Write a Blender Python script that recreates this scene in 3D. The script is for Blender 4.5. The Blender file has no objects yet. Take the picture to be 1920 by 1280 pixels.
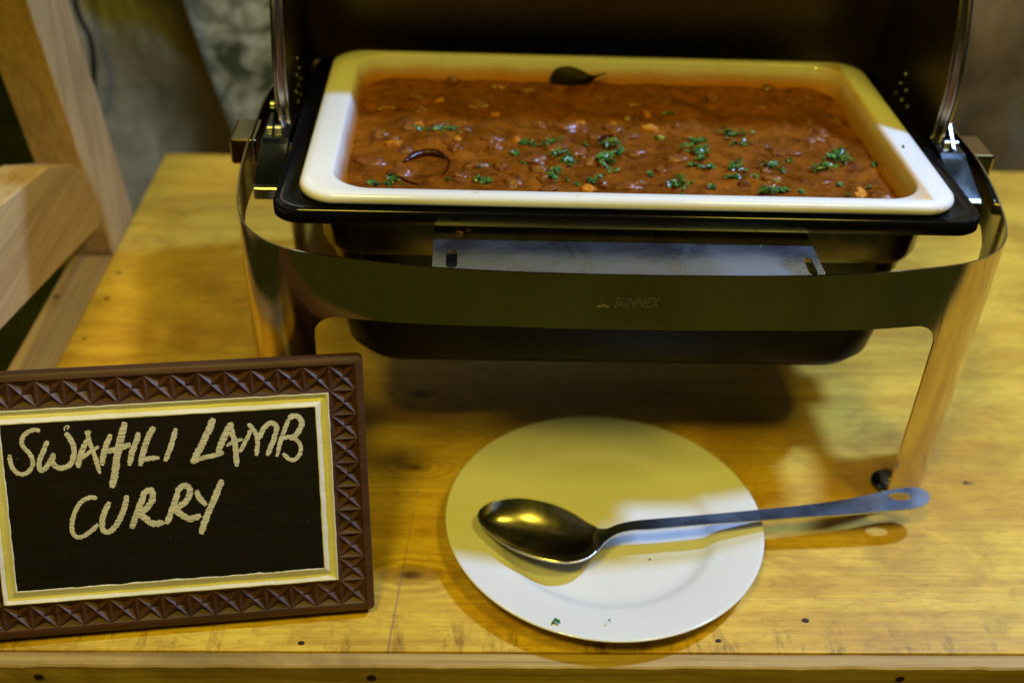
import bpy, bmesh, math, random
from mathutils import Vector, Matrix, noise as mnoise
random.seed(7)
SC = bpy.context.scene
COL = SC.collection
# ---------------------------------------------------------------- camera
cam_d = bpy.data.cameras.new('camera'); cam = bpy.data.objects.new('camera', cam_d); COL.objects.link(cam)
CP = Vector((-0.042122, -0.849419, 0.693346))
cr = Vector((0.999021, -0.025337, 0.036272)); cu = Vector((-0.015097, 0.575386, 0.817742)); cb = Vector((-0.041589, -0.817489, 0.57444))
cam.matrix_world = Matrix(((cr.x, cu.x, cb.x, CP.x), (cr.y, cu.y, cb.y, CP.y), (cr.z, cu.z, cb.z, CP.z), (0, 0, 0, 1)))
cam_d.sensor_width = 36; cam_d.lens = 39.458; cam_d.clip_start = .02; cam_d.clip_end = 60
cam_d.dof.use_dof = True; cam_d.dof.focus_distance = .84; cam_d.dof.aperture_fstop = 3.4; cam_d.dof.aperture_blades = 9
SC.camera = cam
# ---------------------------------------------------------------- world and lamps
W = bpy.data.worlds.new('World'); SC.world = W; W.use_nodes = True
W.node_tree.nodes['Background'].inputs[0].default_value = (.009, .010, .002, 1)
W.node_tree.nodes['Background'].inputs[1].default_value = 1.0
SC.view_settings.view_transform = 'Standard'; SC.view_settings.look = 'None'; SC.view_settings.exposure = 0; SC.view_settings.gamma = 1
def lamp(name, kind, loc, target, power, color, size=.05, size_y=None, spread=None):
    d = bpy.data.lights.new(name, kind); d.energy = power; d.color = color
    if kind == 'AREA':
        d.size = size
        if size_y: d.shape = 'RECTANGLE'; d.size_y = size_y
        if spread: d.spread = math.radians(spread)
    else: d.shadow_soft_size = size
    o = bpy.data.objects.new(name, d); COL.objects.link(o); o.location = loc
    o.rotation_euler = (Vector(target) - Vector(loc)).to_track_quat('-Z', 'Y').to_euler()
    return o
lamp('cool_lamp', 'POINT', (.92, .12, 1.5), (0, 0, 0), 124, (.32, .50, .96), .055)
lamp('warm_lamp', 'POINT', (-.55, -1.35, 2.3), (0, 0, 0), 108, (1.0, .78, .07), .24)
lamp('warm_lamp', 'POINT', (.90, -.90, 2.45), (0, 0, 0), 80, (1.0, .78, .07), .24)
t_ = lamp('trestle_fill_spot', 'SPOT', (.55, -.85, 1.5), (-.47, .08, .11), 58, (1.0, .93, .74), .05); t_.data.spot_size = math.radians(13); t_.data.spot_blend = .5  # invented fill light, added to brighten the brace and post
# ---------------------------------------------------------------- helpers
def setp(o, label=None, cat=None, group=None, kind=None):
    for k, v in (('label', label), ('category', cat), ('group', group), ('kind', kind)):
        if v: o[k] = v
    return o
def thing(name, label, cat, loc=(0, 0, 0), group=None):
    o = bpy.data.objects.new(name, None); COL.objects.link(o); o.location = loc; o.empty_display_size = .02
    return setp(o, label, cat, group)
def shade(me, on=True):
    for p in me.polygons: p.use_smooth = on
def link(name, me, mat=None, parent=None, smooth=True, local=False):
    o = bpy.data.objects.new(name, me); COL.objects.link(o)
    if mat: me.materials.clear(); me.materials.append(mat)
    if smooth: shade(me)
    if parent:
        o.parent = parent
        if not local:
            p = parent; off = Vector()
            while p: off += p.location; p = p.parent
            o.location = -off
    return o
def fin(name, bm, mat, parent=None, smooth=True, local=False, bevel=0, solid=0, sharp=None, recalc=True, seg=2, offset=-1):
    if recalc: bmesh.ops.recalc_face_normals(bm, faces=bm.faces)
    me = bpy.data.meshes.new(name); bm.to_mesh(me); bm.free()
    o = link(name, me, mat, parent, smooth, local)
    if solid:
        m = o.modifiers.new('s', 'SOLIDIFY'); m.thickness = solid; m.offset = offset
        m = o.modifiers.new('e', 'EDGE_SPLIT'); m.split_angle = math.radians(40)
    if bevel:
        m = o.modifiers.new('b', 'BEVEL'); m.width = bevel; m.segments = seg; m.limit_method = 'ANGLE'; m.angle_limit = math.radians(35)
    if sharp is not None:
        me.set_sharp_from_angle(angle=math.radians(sharp))
    return o
def box(bm, x0, x1, y0, y1, z0, z1):
    v = [bm.verts.new((x, y, z)) for x in (x0, x1) for y in (y0, y1) for z in (z0, z1)]
    for f in ((0, 1, 3, 2), (4, 6, 7, 5), (0, 4, 5, 1), (2, 3, 7, 6), (0, 2, 6, 4), (1, 5, 7, 3)): bm.faces.new([v[i] for i in f])
def rrect(cx, cy, hx, hy, r, z, n=10):
    r = min(r, hx - 1e-4, hy - 1e-4); out = []
    for k, (sx, sy) in enumerate(((1, 1), (-1, 1), (-1, -1), (1, -1))):
        for i in range(n + 1):
            a = math.pi / 2 * (k + i / n)
            out.append((cx + sx * (hx - r) + r * math.cos(a), cy + sy * (hy - r) + r * math.sin(a), z))
    return out
def loft(bm, loops, close=True, cap0=False, cap1=False):
    vs = [[bm.verts.new(p) for p in L] for L in loops]
    n = len(vs[0])
    for a, b in zip(vs, vs[1:]):
        for i in range(n if close else n - 1):
            j = (i + 1) % n; bm.faces.new((a[i], a[j], b[j], b[i]))
    if cap0: bm.faces.new(vs[0][::-1])
    if cap1: bm.faces.new(vs[-1])
    return vs
def tube(bm, pts, r, n=8, caps=True):
    pts = [Vector(p) for p in pts]; loops = []
    up = None
    for i, p in enumerate(pts):
        t = (pts[min(i + 1, len(pts) - 1)] - pts[max(i - 1, 0)]).normalized()
        if up is None: up = Vector((0, 0, 1)) if abs(t.z) < .9 else Vector((1, 0, 0))
        s = t.cross(up).normalized(); up = s.cross(t).normalized()
        rr = r[i] if isinstance(r, (list, tuple)) else r
        loops.append([p + rr * (math.cos(a) * s + math.sin(a) * up) for a in [2 * math.pi * k / n for k in range(n)]])
    loft(bm, loops, True, caps, caps)
def lathe(bm, prof, c, n=96):
    loops = [[(c[0] + r * math.cos(a), c[1] + r * math.sin(a), c[2] + z) for a in [2 * math.pi * k / n for k in range(n)]] for r, z in prof]
    loft(bm, loops, True, True, True)
def catmull(P, k=8, closed=False):
    P = [Vector(p) for p in P]; n = len(P); out = []
    rng = range(n) if closed else range(n - 1)
    for i in rng:
        p0 = P[(i - 1) % n] if closed or i > 0 else P[0] * 2 - P[1]
        p1 = P[i]; p2 = P[(i + 1) % n]
        p3 = P[(i + 2) % n] if closed or i + 2 < n else P[-1] * 2 - P[-2]
        for j in range(k):
            t = j / k
            out.append(.5 * ((2 * p1) + (-p0 + p2) * t + (2 * p0 - 5 * p1 + 4 * p2 - p3) * t * t + (-p0 + 3 * p1 - 3 * p2 + p3) * t ** 3))
    if not closed: out.append(P[-1])
    return out
def sheet_with_holes(name, outline, holes, thick, M, mat, parent):
    """flat sheet with real holes: 2D curve, extruded, turned into a mesh and moved by M"""
    cd = bpy.data.curves.new(name, 'CURVE'); cd.dimensions = '2D'; cd.fill_mode = 'BOTH'; cd.extrude = thick / 2
    for L in [outline] + holes:
        s = cd.splines.new('POLY'); s.points.add(len(L) - 1); s.use_cyclic_u = True
        for p, q in zip(s.points, L): p.co = (q[0], q[1], 0, 1)
    t = bpy.data.objects.new('t', cd); COL.objects.link(t)
    me = bpy.data.meshes.new_from_object(t.evaluated_get(bpy.context.evaluated_depsgraph_get()))
    bpy.data.objects.remove(t); me.transform(M); me.name = name
    return link(name, me, mat, parent, smooth=False)
# ---------------------------------------------------------------- node materials
class NT:
    def __init__(s, name):
        s.m = bpy.data.materials.new(name); s.m.use_nodes = True; s.t = s.m.node_tree
        s.b = s.t.nodes['Principled BSDF']; s.out = s.t.nodes['Material Output']
    def n(s, typ, **k):
        o = s.t.nodes.new(typ)
        for a, v in k.items(): setattr(o, a, v)
        return o
    def l(s, a, b): s.t.links.new(a, b)
    def val(s, x, inp):
        if hasattr(x, 'is_output') or isinstance(x, bpy.types.NodeSocket): s.l(x, inp)
        else: inp.default_value = x
    def obj(s): return s.n('ShaderNodeTexCoord').outputs['Object']
    def map(s, v, sc=(1, 1, 1), loc=(0, 0, 0), rot=(0, 0, 0)):
        o = s.n('ShaderNodeMapping'); s.l(v, o.inputs[0]); o.inputs[1].default_value = loc; o.inputs[2].default_value = rot; o.inputs[3].default_value = sc
        return o.outputs[0]
    def noise(s, v, scale, detail=4, rough=.55, dist=0, out=0):
        o = s.n('ShaderNodeTexNoise'); s.l(v, o.inputs['Vector']); o.inputs['Scale'].default_value = scale
        o.inputs['Detail'].default_value = detail; o.inputs['Roughness'].default_value = rough; o.inputs['Distortion'].default_value = dist
        return o.outputs[out]
    def ramp(s, f, stops, interp='LINEAR'):
        o = s.n('ShaderNodeValToRGB'); o.color_ramp.interpolation = interp; s.l(f, o.inputs[0]); e = o.color_ramp.elements
        while len(e) > len(stops): e.remove(e[-1])
        while len(e) < len(stops): e.new(.5)
        for el, (p, c) in zip(e, stops):
            el.position = p; el.color = (c, c, c, 1) if isinstance(c, (int, float)) else (*c, 1)
        return o.outputs[0]
    def math(s, op, a, b=0.0, clamp=False):
        o = s.n('ShaderNodeMath', operation=op, use_clamp=clamp); s.val(a, o.inputs[0]); s.val(b, o.inputs[1]); return o.outputs[0]
    def mix(s, f, a, b, mode='MIX'):
        o = s.n('ShaderNodeMix', data_type='RGBA', blend_type=mode); s.val(f, o.inputs[0])
        s.val(a if hasattr(a, 'node') else (*a, 1), o.inputs[6]); s.val(b if hasattr(b, 'node') else (*b, 1), o.inputs[7]); return o.outputs[2]
    def sep(s, v):
        o = s.n('ShaderNodeSeparateXYZ'); s.l(v, o.inputs[0]); return o.outputs
    def dist(s, v, p):
        o = s.n('ShaderNodeVectorMath', operation='DISTANCE'); s.l(v, o.inputs[0]); o.inputs[1].default_value = p; return o.outputs['Value']
    def bump(s, h, strength=.3, d=.001):
        o = s.n('ShaderNodeBump'); s.l(h, o.inputs['Height']); o.inputs['Strength'].default_value = strength; o.inputs['Distance'].default_value = d
        s.l(o.outputs[0], s.b.inputs['Normal']); return o
    def set(s, **k):
        names = dict(col='Base Color', rough='Roughness', metal='Metallic', ior='IOR', coat='Coat Weight', coatr='Coat Roughness', sss='Subsurface Weight', spec='Specular IOR Level', aniso='Anisotropic')
        for a, v in k.items():
            i = s.b.inputs[names[a]]
            if isinstance(v, tuple): v = (*v, 1)
            s.val(v, i)
        return s
def plain(name, col, rough=.5, metal=0, **k):
    m = NT(name); m.set(col=col, rough=rough, metal=metal, **k); return m.m
def steel(name, col=(.62, .60, .55), rough=.2, scratch=(1, 60, 60), amt=.12, bump=.05, smudge=.18):
    m = NT(name); v = m.obj()
    a = m.noise(m.map(v, scratch), 30, 6, .7); s = m.noise(v, 22, 5, .6, .6)
    r = m.math('ADD', m.math('MULTIPLY', a, amt), m.math('ADD', m.math('MULTIPLY', m.ramp(s, [(.4, 0), (.7, 1)]), smudge), rough - amt / 2))
    m.set(col=m.mix(m.ramp(s, [(.35, 0), (.75, .35)]), col, tuple(c * .72 for c in col)), metal=1.0, rough=r)
    m.bump(a, bump, .0004); return m.m
def wood(name, light, mid, dark, axis=0, knots=(), rough=.5, rings=9, scale=1.0, stain=.35, offs=(0, 0, 0), worn=None, bc=.38):
    m = NT(name); v = m.map(m.obj(), loc=offs)
    sc = [9, 9, 9]; sc[axis] = .9
    fine = [300, 300, 300]; fine[axis] = 6
    big = m.noise(m.map(v, tuple(x * .55 * scale for x in sc)), 1.6, 3, .5, .8)
    band = m.math('SINE', m.math('MULTIPLY', big, rings * 6.28))
    bn = m.ramp(m.math('MULTIPLY_ADD', band, .5, False) if False else m.math('ADD', m.math('MULTIPLY', band, .5), .5), [(0, 0), (.75, .25), (1, 1)])
    fi = m.noise(m.map(v, tuple(fine)), 1, 3, .6)
    pat = m.noise(m.map(v, tuple(x * .35 for x in sc)), 2.2, 5, .6)
    c = m.mix(m.ramp(pat, [(.3, 0), (.7, 1)]), light, mid)
    c = m.mix(m.math('MULTIPLY', bn, bc), c, dark)
    c = m.mix(m.math('MULTIPLY', m.ramp(fi, [(.42, 0), (.72, 1)]), .50), c, dark)
    st = m.noise(v, 7, 6, .65, .4)
    c = m.mix(m.math('MULTIPLY', m.ramp(st, [(.52, 0), (.75, 1)]), stain), c, tuple(x * .45 for x in dark))
    wob = m.noise(v, 60, 3, .5)
    for (x, y, z, r) in knots:
        vv = m.map(v, tuple(.45 if i == axis else 1 for i in range(3)), tuple(-p * (.45 if i == axis else 1) for i, p in enumerate((x, y, z))))
        d = m.dist(vv, (0, 0, 0)); d = m.math('ADD', m.math('DIVIDE', d, r), m.math('MULTIPLY', m.math('SUBTRACT', wob, .5), .9))
        ring = m.math('MULTIPLY', m.math('ADD', m.math('MULTIPLY', m.math('SINE', m.math('MULTIPLY', d, 7.5)), .5), .5), m.ramp(m.math('DIVIDE', d, 5.0), [(.15, .5), (.9, 0)]))
        c = m.mix(ring, c, tuple(x * .62 for x in dark))
        c = m.mix(m.ramp(m.math('DIVIDE', d, 2.0), [(.1, 1), (.55, 0)]), c, tuple(x * .22 for x in dark))
    if worn: c = worn(m, v, c)
    m.set(col=c, rough=m.math('ADD', m.math('MULTIPLY', fi, .25), rough - .1))
    m.bump(m.math('ADD', fi, m.math('MULTIPLY', band, .12)), .35, .0006)
    return m.m
BOARD_P= [-0.1101, -0.2443, 0.008] ;BOARD_A= [0.99343, 0.11441, -0.0] ;BOARD_U= [-0.05015, 0.43549, 0.89879] ;BOARD_N= [0.10283, -0.89289, 0.43837]
STROKES= [(0.00158,[(-0.2379,0.1595),(-0.2413,0.1609),(-0.2456,0.1596),(-0.2498,0.1565),(-0.2514,0.152),(-0.2502,0.1478),(-0.2471,0.1438),(-0.2451,0.1383),(-0.2455,0.1338),(-0.2484,0.1298),(-0.2525,0.1277),(-0.2569,0.1292),(-0.26,0.134),(-0.2609,0.1394),(-0.2607,0.1432)]),(0.00178,[(-0.2333,0.152),(-0.2363,0.1454),(-0.2399,0.138),(-0.2409,0.1327),(-0.2399,0.1299),(-0.2362,0.1316),(-0.2321,0.1374),(-0.2295,0.1422)]),(0.0019,[(-0.2299,0.1423),(-0.2311,0.137),(-0.2297,0.1327),(-0.2256,0.1305),(-0.2205,0.1317),(-0.2174,0.1349),(-0.2154,0.1409),(-0.2153,0.147),(-0.2173,0.1525),(-0.22,0.1572)]),(0.00047,[(-0.2206,0.1584),(-0.2204,0.1611),(-0.2185,0.1622),(-0.2172,0.1615),(-0.2188,0.1594)]),(0.00198,[(-0.2042,0.1517),(-0.2087,0.1443),(-0.2119,0.1369),(-0.2135,0.1301)]),(0.00166,[(-0.2051,0.1569),(-0.2031,0.1478),(-0.2005,0.1361),(-0.1983,0.1244)]),(0.00135,[(-0.2064,0.1565),(-0.2018,0.1567)]),(0.00142,[(-0.2116,0.1361),(-0.2047,0.141),(-0.1972,0.1452)]),(0.00198,[(-0.1879,0.1541),(-0.1922,0.1455),(-0.1948,0.138),(-0.1962,0.1304)]),(0.00261,[(-0.1771,0.1626),(-0.1814,0.1494),(-0.1851,0.1358),(-0.1875,0.1236),(-0.1907,0.113)]),(0.00206,[(-0.1947,0.1407),(-0.1838,0.1427),(-0.1742,0.1455)]),(0.00206,[(-0.1681,0.1543),(-0.1705,0.1464),(-0.174,0.1389),(-0.1766,0.1291)]),(0.00218,[(-0.1566,0.1578),(-0.1607,0.1512),(-0.1643,0.1429),(-0.169,0.1286)]),(0.00178,[(-0.1695,0.1313),(-0.165,0.1333),(-0.1544,0.1338)]),(0.0019,[(-0.1408,0.1557),(-0.1436,0.147),(-0.1472,0.138),(-0.1507,0.1308)]),(0.00247,[(-0.113,0.1617),(-0.1163,0.1541),(-0.1205,0.146),(-0.1251,0.1379),(-0.131,0.1279)]),(0.00181,[(-0.131,0.1286),(-0.1234,0.1316),(-0.1153,0.1327),(-0.1072,0.1348)]),(0.00237,[(-0.1011,0.1567),(-0.1044,0.1495),(-0.1086,0.142),(-0.1116,0.1331)]),(0.00211,[(-0.1007,0.1577),(-0.1005,0.1512),(-0.0987,0.1427),(-0.0983,0.1342),(-0.0984,0.1231)]),(0.00138,[(-0.105,0.1398),(-0.0987,0.1427),(-0.0924,0.1442)]),(0.00158,[(-0.0955,0.134),(-0.0914,0.1409),(-0.0879,0.1472),(-0.0864,0.151)]),(0.00171,[(-0.0879,0.1559),(-0.0851,0.1522),(-0.0823,0.1468),(-0.0818,0.1403),(-0.0834,0.1306)]),(0.00191,[(-0.0807,0.1435),(-0.0771,0.1504),(-0.0725,0.155),(-0.0688,0.1547),(-0.067,0.1514),(-0.0688,0.1447),(-0.0721,0.137),(-0.0753,0.1301)]),(0.00165,[(-0.0575,0.1576),(-0.0603,0.1513),(-0.064,0.1424),(-0.0682,0.1289)]),(0.00204,[(-0.0577,0.1579),(-0.0536,0.1599),(-0.0499,0.1584),(-0.048,0.1541),(-0.0499,0.149),(-0.0532,0.1446),(-0.0578,0.142)]),(0.00158,[(-0.0634,0.1424),(-0.0583,0.1437),(-0.0528,0.141),(-0.05,0.1363),(-0.0506,0.1304),(-0.0543,0.126),(-0.0587,0.126),(-0.0634,0.1312)]),(0.00166,[(-0.2019,0.106),(-0.2071,0.1066),(-0.2132,0.1038),(-0.2179,0.0978),(-0.2212,0.0889),(-0.2219,0.0817),(-0.2197,0.0773),(-0.2156,0.0766),(-0.2089,0.0801),(-0.2027,0.0857)]),(0.00203,[(-0.1932,0.1023),(-0.1979,0.0936),(-0.2,0.0855),(-0.1991,0.0799),(-0.1954,0.0791),(-0.1905,0.0829),(-0.1856,0.0908),(-0.1819,0.0997),(-0.1803,0.1065)]),(0.00221,[(-0.1678,0.1056),(-0.1719,0.0971),(-0.1757,0.0882),(-0.1789,0.0802)]),(0.00221,[(-0.1701,0.1046),(-0.1655,0.1087),(-0.1621,0.1088),(-0.1617,0.1033),(-0.1647,0.0975),(-0.1729,0.0908)]),(0.0024,[(-0.1728,0.0917),(-0.1681,0.0873),(-0.1633,0.0831),(-0.1547,0.0833)]),(0.00221,[(-0.1425,0.1078),(-0.1458,0.0989),(-0.1495,0.09),(-0.1532,0.0819)]),(0.00221,[(-0.1443,0.1066),(-0.1389,0.1108),(-0.1347,0.1094),(-0.1348,0.1036),(-0.139,0.0975),(-0.1489,0.0921)]),(0.0024,[(-0.1479,0.0939),(-0.1422,0.089),(-0.1357,0.0847),(-0.1274,0.0868)]),(0.00203,[(-0.1294,0.1068),(-0.1276,0.1008),(-0.1229,0.0944)]),(0.0024,[(-0.1099,0.1137),(-0.1144,0.1039),(-0.1195,0.0933),(-0.1246,0.0826),(-0.1284,0.0721)])]
SPOON= [((-0.029,-0.1577,0.028),(-0.029,-0.1589,0.028)),((-0.0265,-0.151,0.028),(-0.0269,-0.1679,0.028)),((-0.0201,-0.1446,0.028),(-0.0203,-0.1772,0.028)),((-0.0114,-0.1398,0.028),(-0.0122,-0.1863,0.028)),((0.0007,-0.1369,0.028),(-0.0009,-0.1964,0.028)),((0.0145,-0.1372,0.028),(0.0112,-0.2036,0.028)),((0.0281,-0.1411,0.028),(0.0239,-0.209,0.028)),((0.0414,-0.1483,0.028),(0.0368,-0.2119,0.028)),((0.0528,-0.1571,0.028),(0.0481,-0.2115,0.028)),((0.0631,-0.1668,0.028),(0.0599,-0.2068,0.028)),((0.0709,-0.1731,0.0287),(0.0687,-0.1987,0.0287)),((0.0784,-0.174,0.0294),(0.0761,-0.1891,0.0294)),((0.0889,-0.1692,0.0301),(0.086,-0.181,0.0301)),((0.1027,-0.1659,0.0308),(0.0997,-0.1771,0.0308)),((0.1164,-0.1646,0.0315),(0.1148,-0.1765,0.0315)),((0.1532,-0.1605,0.032),(0.1514,-0.172,0.032)),((0.2001,-0.1541,0.032),(0.1976,-0.167,0.032)),((0.2475,-0.148,0.033),(0.244,-0.1623,0.033)),((0.2812,-0.1426,0.034),(0.2765,-0.1604,0.034)),((0.3059,-0.1373,0.035),(0.2998,-0.1586,0.035)),((0.326,-0.132,0.036),(0.3186,-0.1568,0.036)),((0.3413,-0.1283,0.0362),(0.3328,-0.1555,0.0362)),((0.3535,-0.1273,0.0364),(0.345,-0.1536,0.0364)),((0.3609,-0.1306,0.0364),(0.3547,-0.1495,0.0364)),((0.3639,-0.136,0.0364),(0.3612,-0.1441,0.0364))]
HERBS= [(-0.0703,0.0931,12,0.0144,0.008),(-0.0583,0.0973,8,0.0067,0.006),(-0.0848,0.0958,4,0.0056,0.005),(0.0088,0.0726,10,0.0078,0.007),(-0.0014,0.0503,6,0.0067,0.006),(0.0098,0.035,6,0.0044,0.006),(0.0324,0.0683,16,0.01,0.01),(0.0372,0.0448,22,0.0144,0.012),(0.0458,0.0337,10,0.0078,0.007),(0.0305,0.0085,20,0.0067,0.012),(0.085,0.0688,18,0.0133,0.01),(0.0773,0.0383,28,0.01,0.016),(0.0907,0.0549,8,0.0078,0.008),(0.0713,0.0074,6,0.0056,0.008),(0.0624,-0.0009,6,0.0044,0.005),(0.0789,0.0209,3,0.0028,0.004),(0.1466,0.1422,6,0.0067,0.004),(0.2039,0.0999,16,0.0178,0.004),(0.1643,0.0841,12,0.0089,0.006),(0.2029,0.0816,14,0.0144,0.008),(0.1635,0.0586,28,0.0144,0.012),(0.1626,0.0446,8,0.0089,0.005),(0.1646,0.028,12,0.01,0.005),(0.1899,0.0313,22,0.01,0.012),(0.2228,0.0339,16,0.0111,0.006),(0.2321,0.0271,3,0.0044,0.003),(0.2869,0.0529,44,0.01,0.018),(0.2663,0.0288,20,0.01,0.008),(0.3166,0.0427,6,0.0033,0.004),(0.1342,-0.0044,24,0.0111,0.007),(0.163,-0.008,8,0.0044,0.005),(0.1848,0.0117,10,0.0111,0.004),(0.2207,0.0094,4,0.0044,0.004),(0.2089,-0.0156,18,0.0111,0.005),(0.2219,-0.0083,12,0.0133,0.004),(0.2742,0.0019,6,0.0044,0.004),(0.2989,-0.0019,3,0.0033,0.003),(-0.1198,-0.016,8,0.0044,0.006),(-0.1046,-0.0134,16,0.0089,0.006),(-0.0577,-0.0045,3,0.0028,0.003),(-0.0283,-0.0051,10,0.0067,0.005),(-0.035,-0.0024,4,0.0033,0.004),(-0.0318,0.0227,3,0.0022,0.004),(0.0421,-0.0018,3,0.0028,0.004),(0.0485,-0.0064,3,0.0033,0.003),(0.1139,0.0134,2,0.0022,0.003),(0.1307,0.088,5,0.0056,0.003),(0.2043,0.0167,4,0.0044,0.004),(0.2363,-0.0144,3,0.0044,0.003),(0.1535,0.0316,6,0.0056,0.003),(0.0631,0.0644,4,0.0056,0.005),(0.0157,0.0674,5,0.0056,0.006),(0.2763,-0.0174,2,0.0022,0.002),(0.2412,0.0464,2,0.0022,0.002)]
CHUNKS= [('p',-0.1071,0.0653,0.01,0.012),('m',-0.1229,0.0254,0.0167,0.012),('m',-0.097,0.0085,0.0144,0.012),('m',-0.0947,0.0998,0.0122,0.01),('p',-0.0877,0.1071,0.0078,0.008),('m',-0.0552,0.0604,0.0067,0.008),('p',-0.0697,0.1594,0.0089,0.01),('p',-0.0517,0.0749,0.0044,0.007),('m',-0.0462,0.0967,0.0089,0.008),('m',-0.0528,0.0573,0.0078,0.008),('m',0.0146,0.0394,0.0156,0.012),('m',0.0554,0.0552,0.0133,0.014),('m',0.0635,0.0397,0.0111,0.014),('m',0.0913,0.1077,0.0122,0.012),('p',0.0917,0.1112,0.0078,0.01),('m',0.0468,0.1052,0.0167,0.012),('p',0.0236,0.1133,0.0044,0.006),('p',0.0613,0.1154,0.0078,0.007),('m',0.1057,0.0524,0.0133,0.01),('p',0.126,0.1396,0.0056,0.01),('m',0.1407,0.0456,0.0156,0.009),('m',-0.0042,-0.0068,0.01,0.01),('m',-0.0135,0.0235,0.0078,0.01),('m',-0.0176,0.0623,0.0089,0.009),('m',0.0221,0.0032,0.0078,0.008),('m',-0.013,0.2022,0.0133,0.01),('m',-0.1218,0.1438,0.0133,0.01),('m',-0.0866,0.1396,0.0111,0.009),('m',0.1028,-0.0039,0.0078,0.006),('m',0.2757,0.0921,0.0144,0.007),('m',0.0711,-0.0054,0.0067,0.006),('m',-0.0579,0.213,0.0078,0.006),('m',0.2579,0.2125,0.0089,0.006),('m',0.1919,0.0001,0.0078,0.006),('m',0.1043,0.091,0.0133,0.009),('m',0.0371,0.0652,0.0144,0.01),('m',-0.029,0.1555,0.0122,0.009),('m',0.0156,0.1906,0.0133,0.008),('p',-0.0166,0.1314,0.0067,0.007),('m',0.0185,0.022,0.0111,0.009),('m',-0.0971,0.0529,0.01,0.009)]
PODS= [[(-0.0966, 0.0267, 0.2655), (-0.0893, 0.0374, 0.2655), (-0.0795, 0.0443, 0.2655), (-0.0689, 0.0448, 0.2655), (-0.0604, 0.0368, 0.2655)], [(-0.0604, 0.0389, 0.2645), (-0.0579, 0.0286, 0.2645), (-0.0599, 0.0152, 0.2645), (-0.0642, 0.006, 0.2645)], [(-0.1076, 0.013, 0.264), (-0.1025, 0.0033, 0.264), (-0.0931, -0.0061, 0.264), (-0.0818, -0.0123, 0.264)], [(0.0735, 0.0749, 0.2645), (0.0802, 0.0854, 0.2645), (0.0895, 0.0904, 0.2645)]]
LEAF= [(0.0388, 0.215, 0.2636), (0.0394, 0.215, 0.2725), (0.0449, 0.215, 0.2788), (0.0554, 0.215, 0.2807), (0.0661, 0.215, 0.2782), (0.0771, 0.215, 0.273), (0.0863, 0.215, 0.2721), (0.094, 0.215, 0.2751), (0.0879, 0.215, 0.2716), (0.0813, 0.215, 0.2669), (0.0754, 0.215, 0.2601), (0.0595, 0.215, 0.258)]
# ================================================================ materials
def table_wear(m, v, c):
    x, y, z = m.sep(v)
    # rubbed dark scuffs in a strip near the front edge, pencil line, blotches
    near = m.ramp(m.math('MULTIPLY', m.math('ADD', y, .278), 26), [(0, 1), (.3, .8), (1, 0)])
    sm = m.ramp(m.noise(m.map(v, (40, 9, 1)), 1.4, 6, .75), [(.52, 0), (.66, 1)])
    c = m.mix(m.math('MULTIPLY', m.math('MULTIPLY', near, sm), .9), c, (.09, .04, .01))
    lx = m.math('ABSOLUTE', m.math('SUBTRACT', x, m.math('ADD', m.math('MULTIPLY', m.math('ADD', y, .276), .085), -.098)))
    line = m.ramp(m.math('MULTIPLY', m.math('ADD', lx, m.math('MULTIPLY', m.noise(v, 120, 2), .0007)), 600), [(.35, 1), (1.0, 0)])
    line = m.math('MULTIPLY', line, m.ramp(m.math('MULTIPLY', m.math('ADD', y, .28), 4.5), [(.0, .75), (1, 0)]))
    c = m.mix(line, c, (.20, .12, .13))
    bl = m.ramp(m.noise(m.map(v, (1.6, 3.2, 1)), 4.5, 6, .7, .8), [(.46, 0), (.66, 1)])
    c = m.mix(m.math('MULTIPLY', bl, .55), c, (.36, .17, .018))
    fl = m.ramp(m.noise(m.map(v, (7, 26, 1)), 6, 6, .75, 1.2), [(.50, 0), (.64, 1)])
    c = m.mix(m.math('MULTIPLY', fl, .38), c, (.30, .135, .018))
    for rt, sc_ in ((.5, (900, 14, 1)), (-.25, (16, 1100, 1)), (1.35, (800, 10, 1))):
        sx = m.ramp(m.noise(m.map(m.map(v, (1, 1, 1), (0, 0, 0), (0, 0, rt)), sc_), 1, 2, .5), [(.70, 0), (.76, 1)])
        c = m.mix(m.math('MULTIPLY', sx, .35), c, (.22, .10, .02))
    sp = m.ramp(m.noise(m.map(v, (1, 2.2, 1)), 95, 2, .5), [(.76, 0), (.80, 1)])
    c = m.mix(m.math('MULTIPLY', sp, .6), c, (.08, .04, .015))
    return c
K = [(-.0843, -.2005, 0, .0095), (-.0883, -.0664, 0, .006), (-.0854, .0437, 0, .007), (.4281, -.0807, 0, .003), (.3571, -.0617, 0, .003), (.62, .22, 0, .006), (-.30, .33, 0, .004)]
M_ply = wood('plywood', (.85, .61, .080), (.76, .49, .045), (.46, .22, .012), 0, K, .42, 5, .8, .55, worn=table_wear, bc=.42)
M_batten = wood('batten_wood', (.58, .40, .12), (.42, .27, .075), (.17, .09, .025), 0, [], .6, 5, 1.4, .85, (0, .37, 0))
M_pine = wood('pale_pine', (.56, .40, .19), (.46, .29, .10), (.26, .13, .035), 2, [(-.455, .27, .25, .004), (-.500, .27, .142, .006), (-.459, .30, .36, .004)], .6, 6, 1.2, .25, (.3, .2, .1))
M_pine_y = wood('pale_pine_brace', (.58, .42, .20), (.48, .31, .12), (.28, .15, .05), 1, [(-.455, .03, .17, .004)], .6, 6, 1.2, .3, (0, .1, .6))
M_plank = wood('side_plank_wood', (.52, .38, .21), (.44, .30, .14), (.28, .16, .07), 1, [(-.4971, .2115, 0, .003)], .6, 6, 1.1, .3)
M_band = steel('polished_steel', (.57, .46, .28), .085, (3, 3, 120), .07, .04, .07)
M_steel = steel('brushed_steel', (.60, .60, .60), .26, (90, 3, 90), .2, .08, .2)
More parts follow.
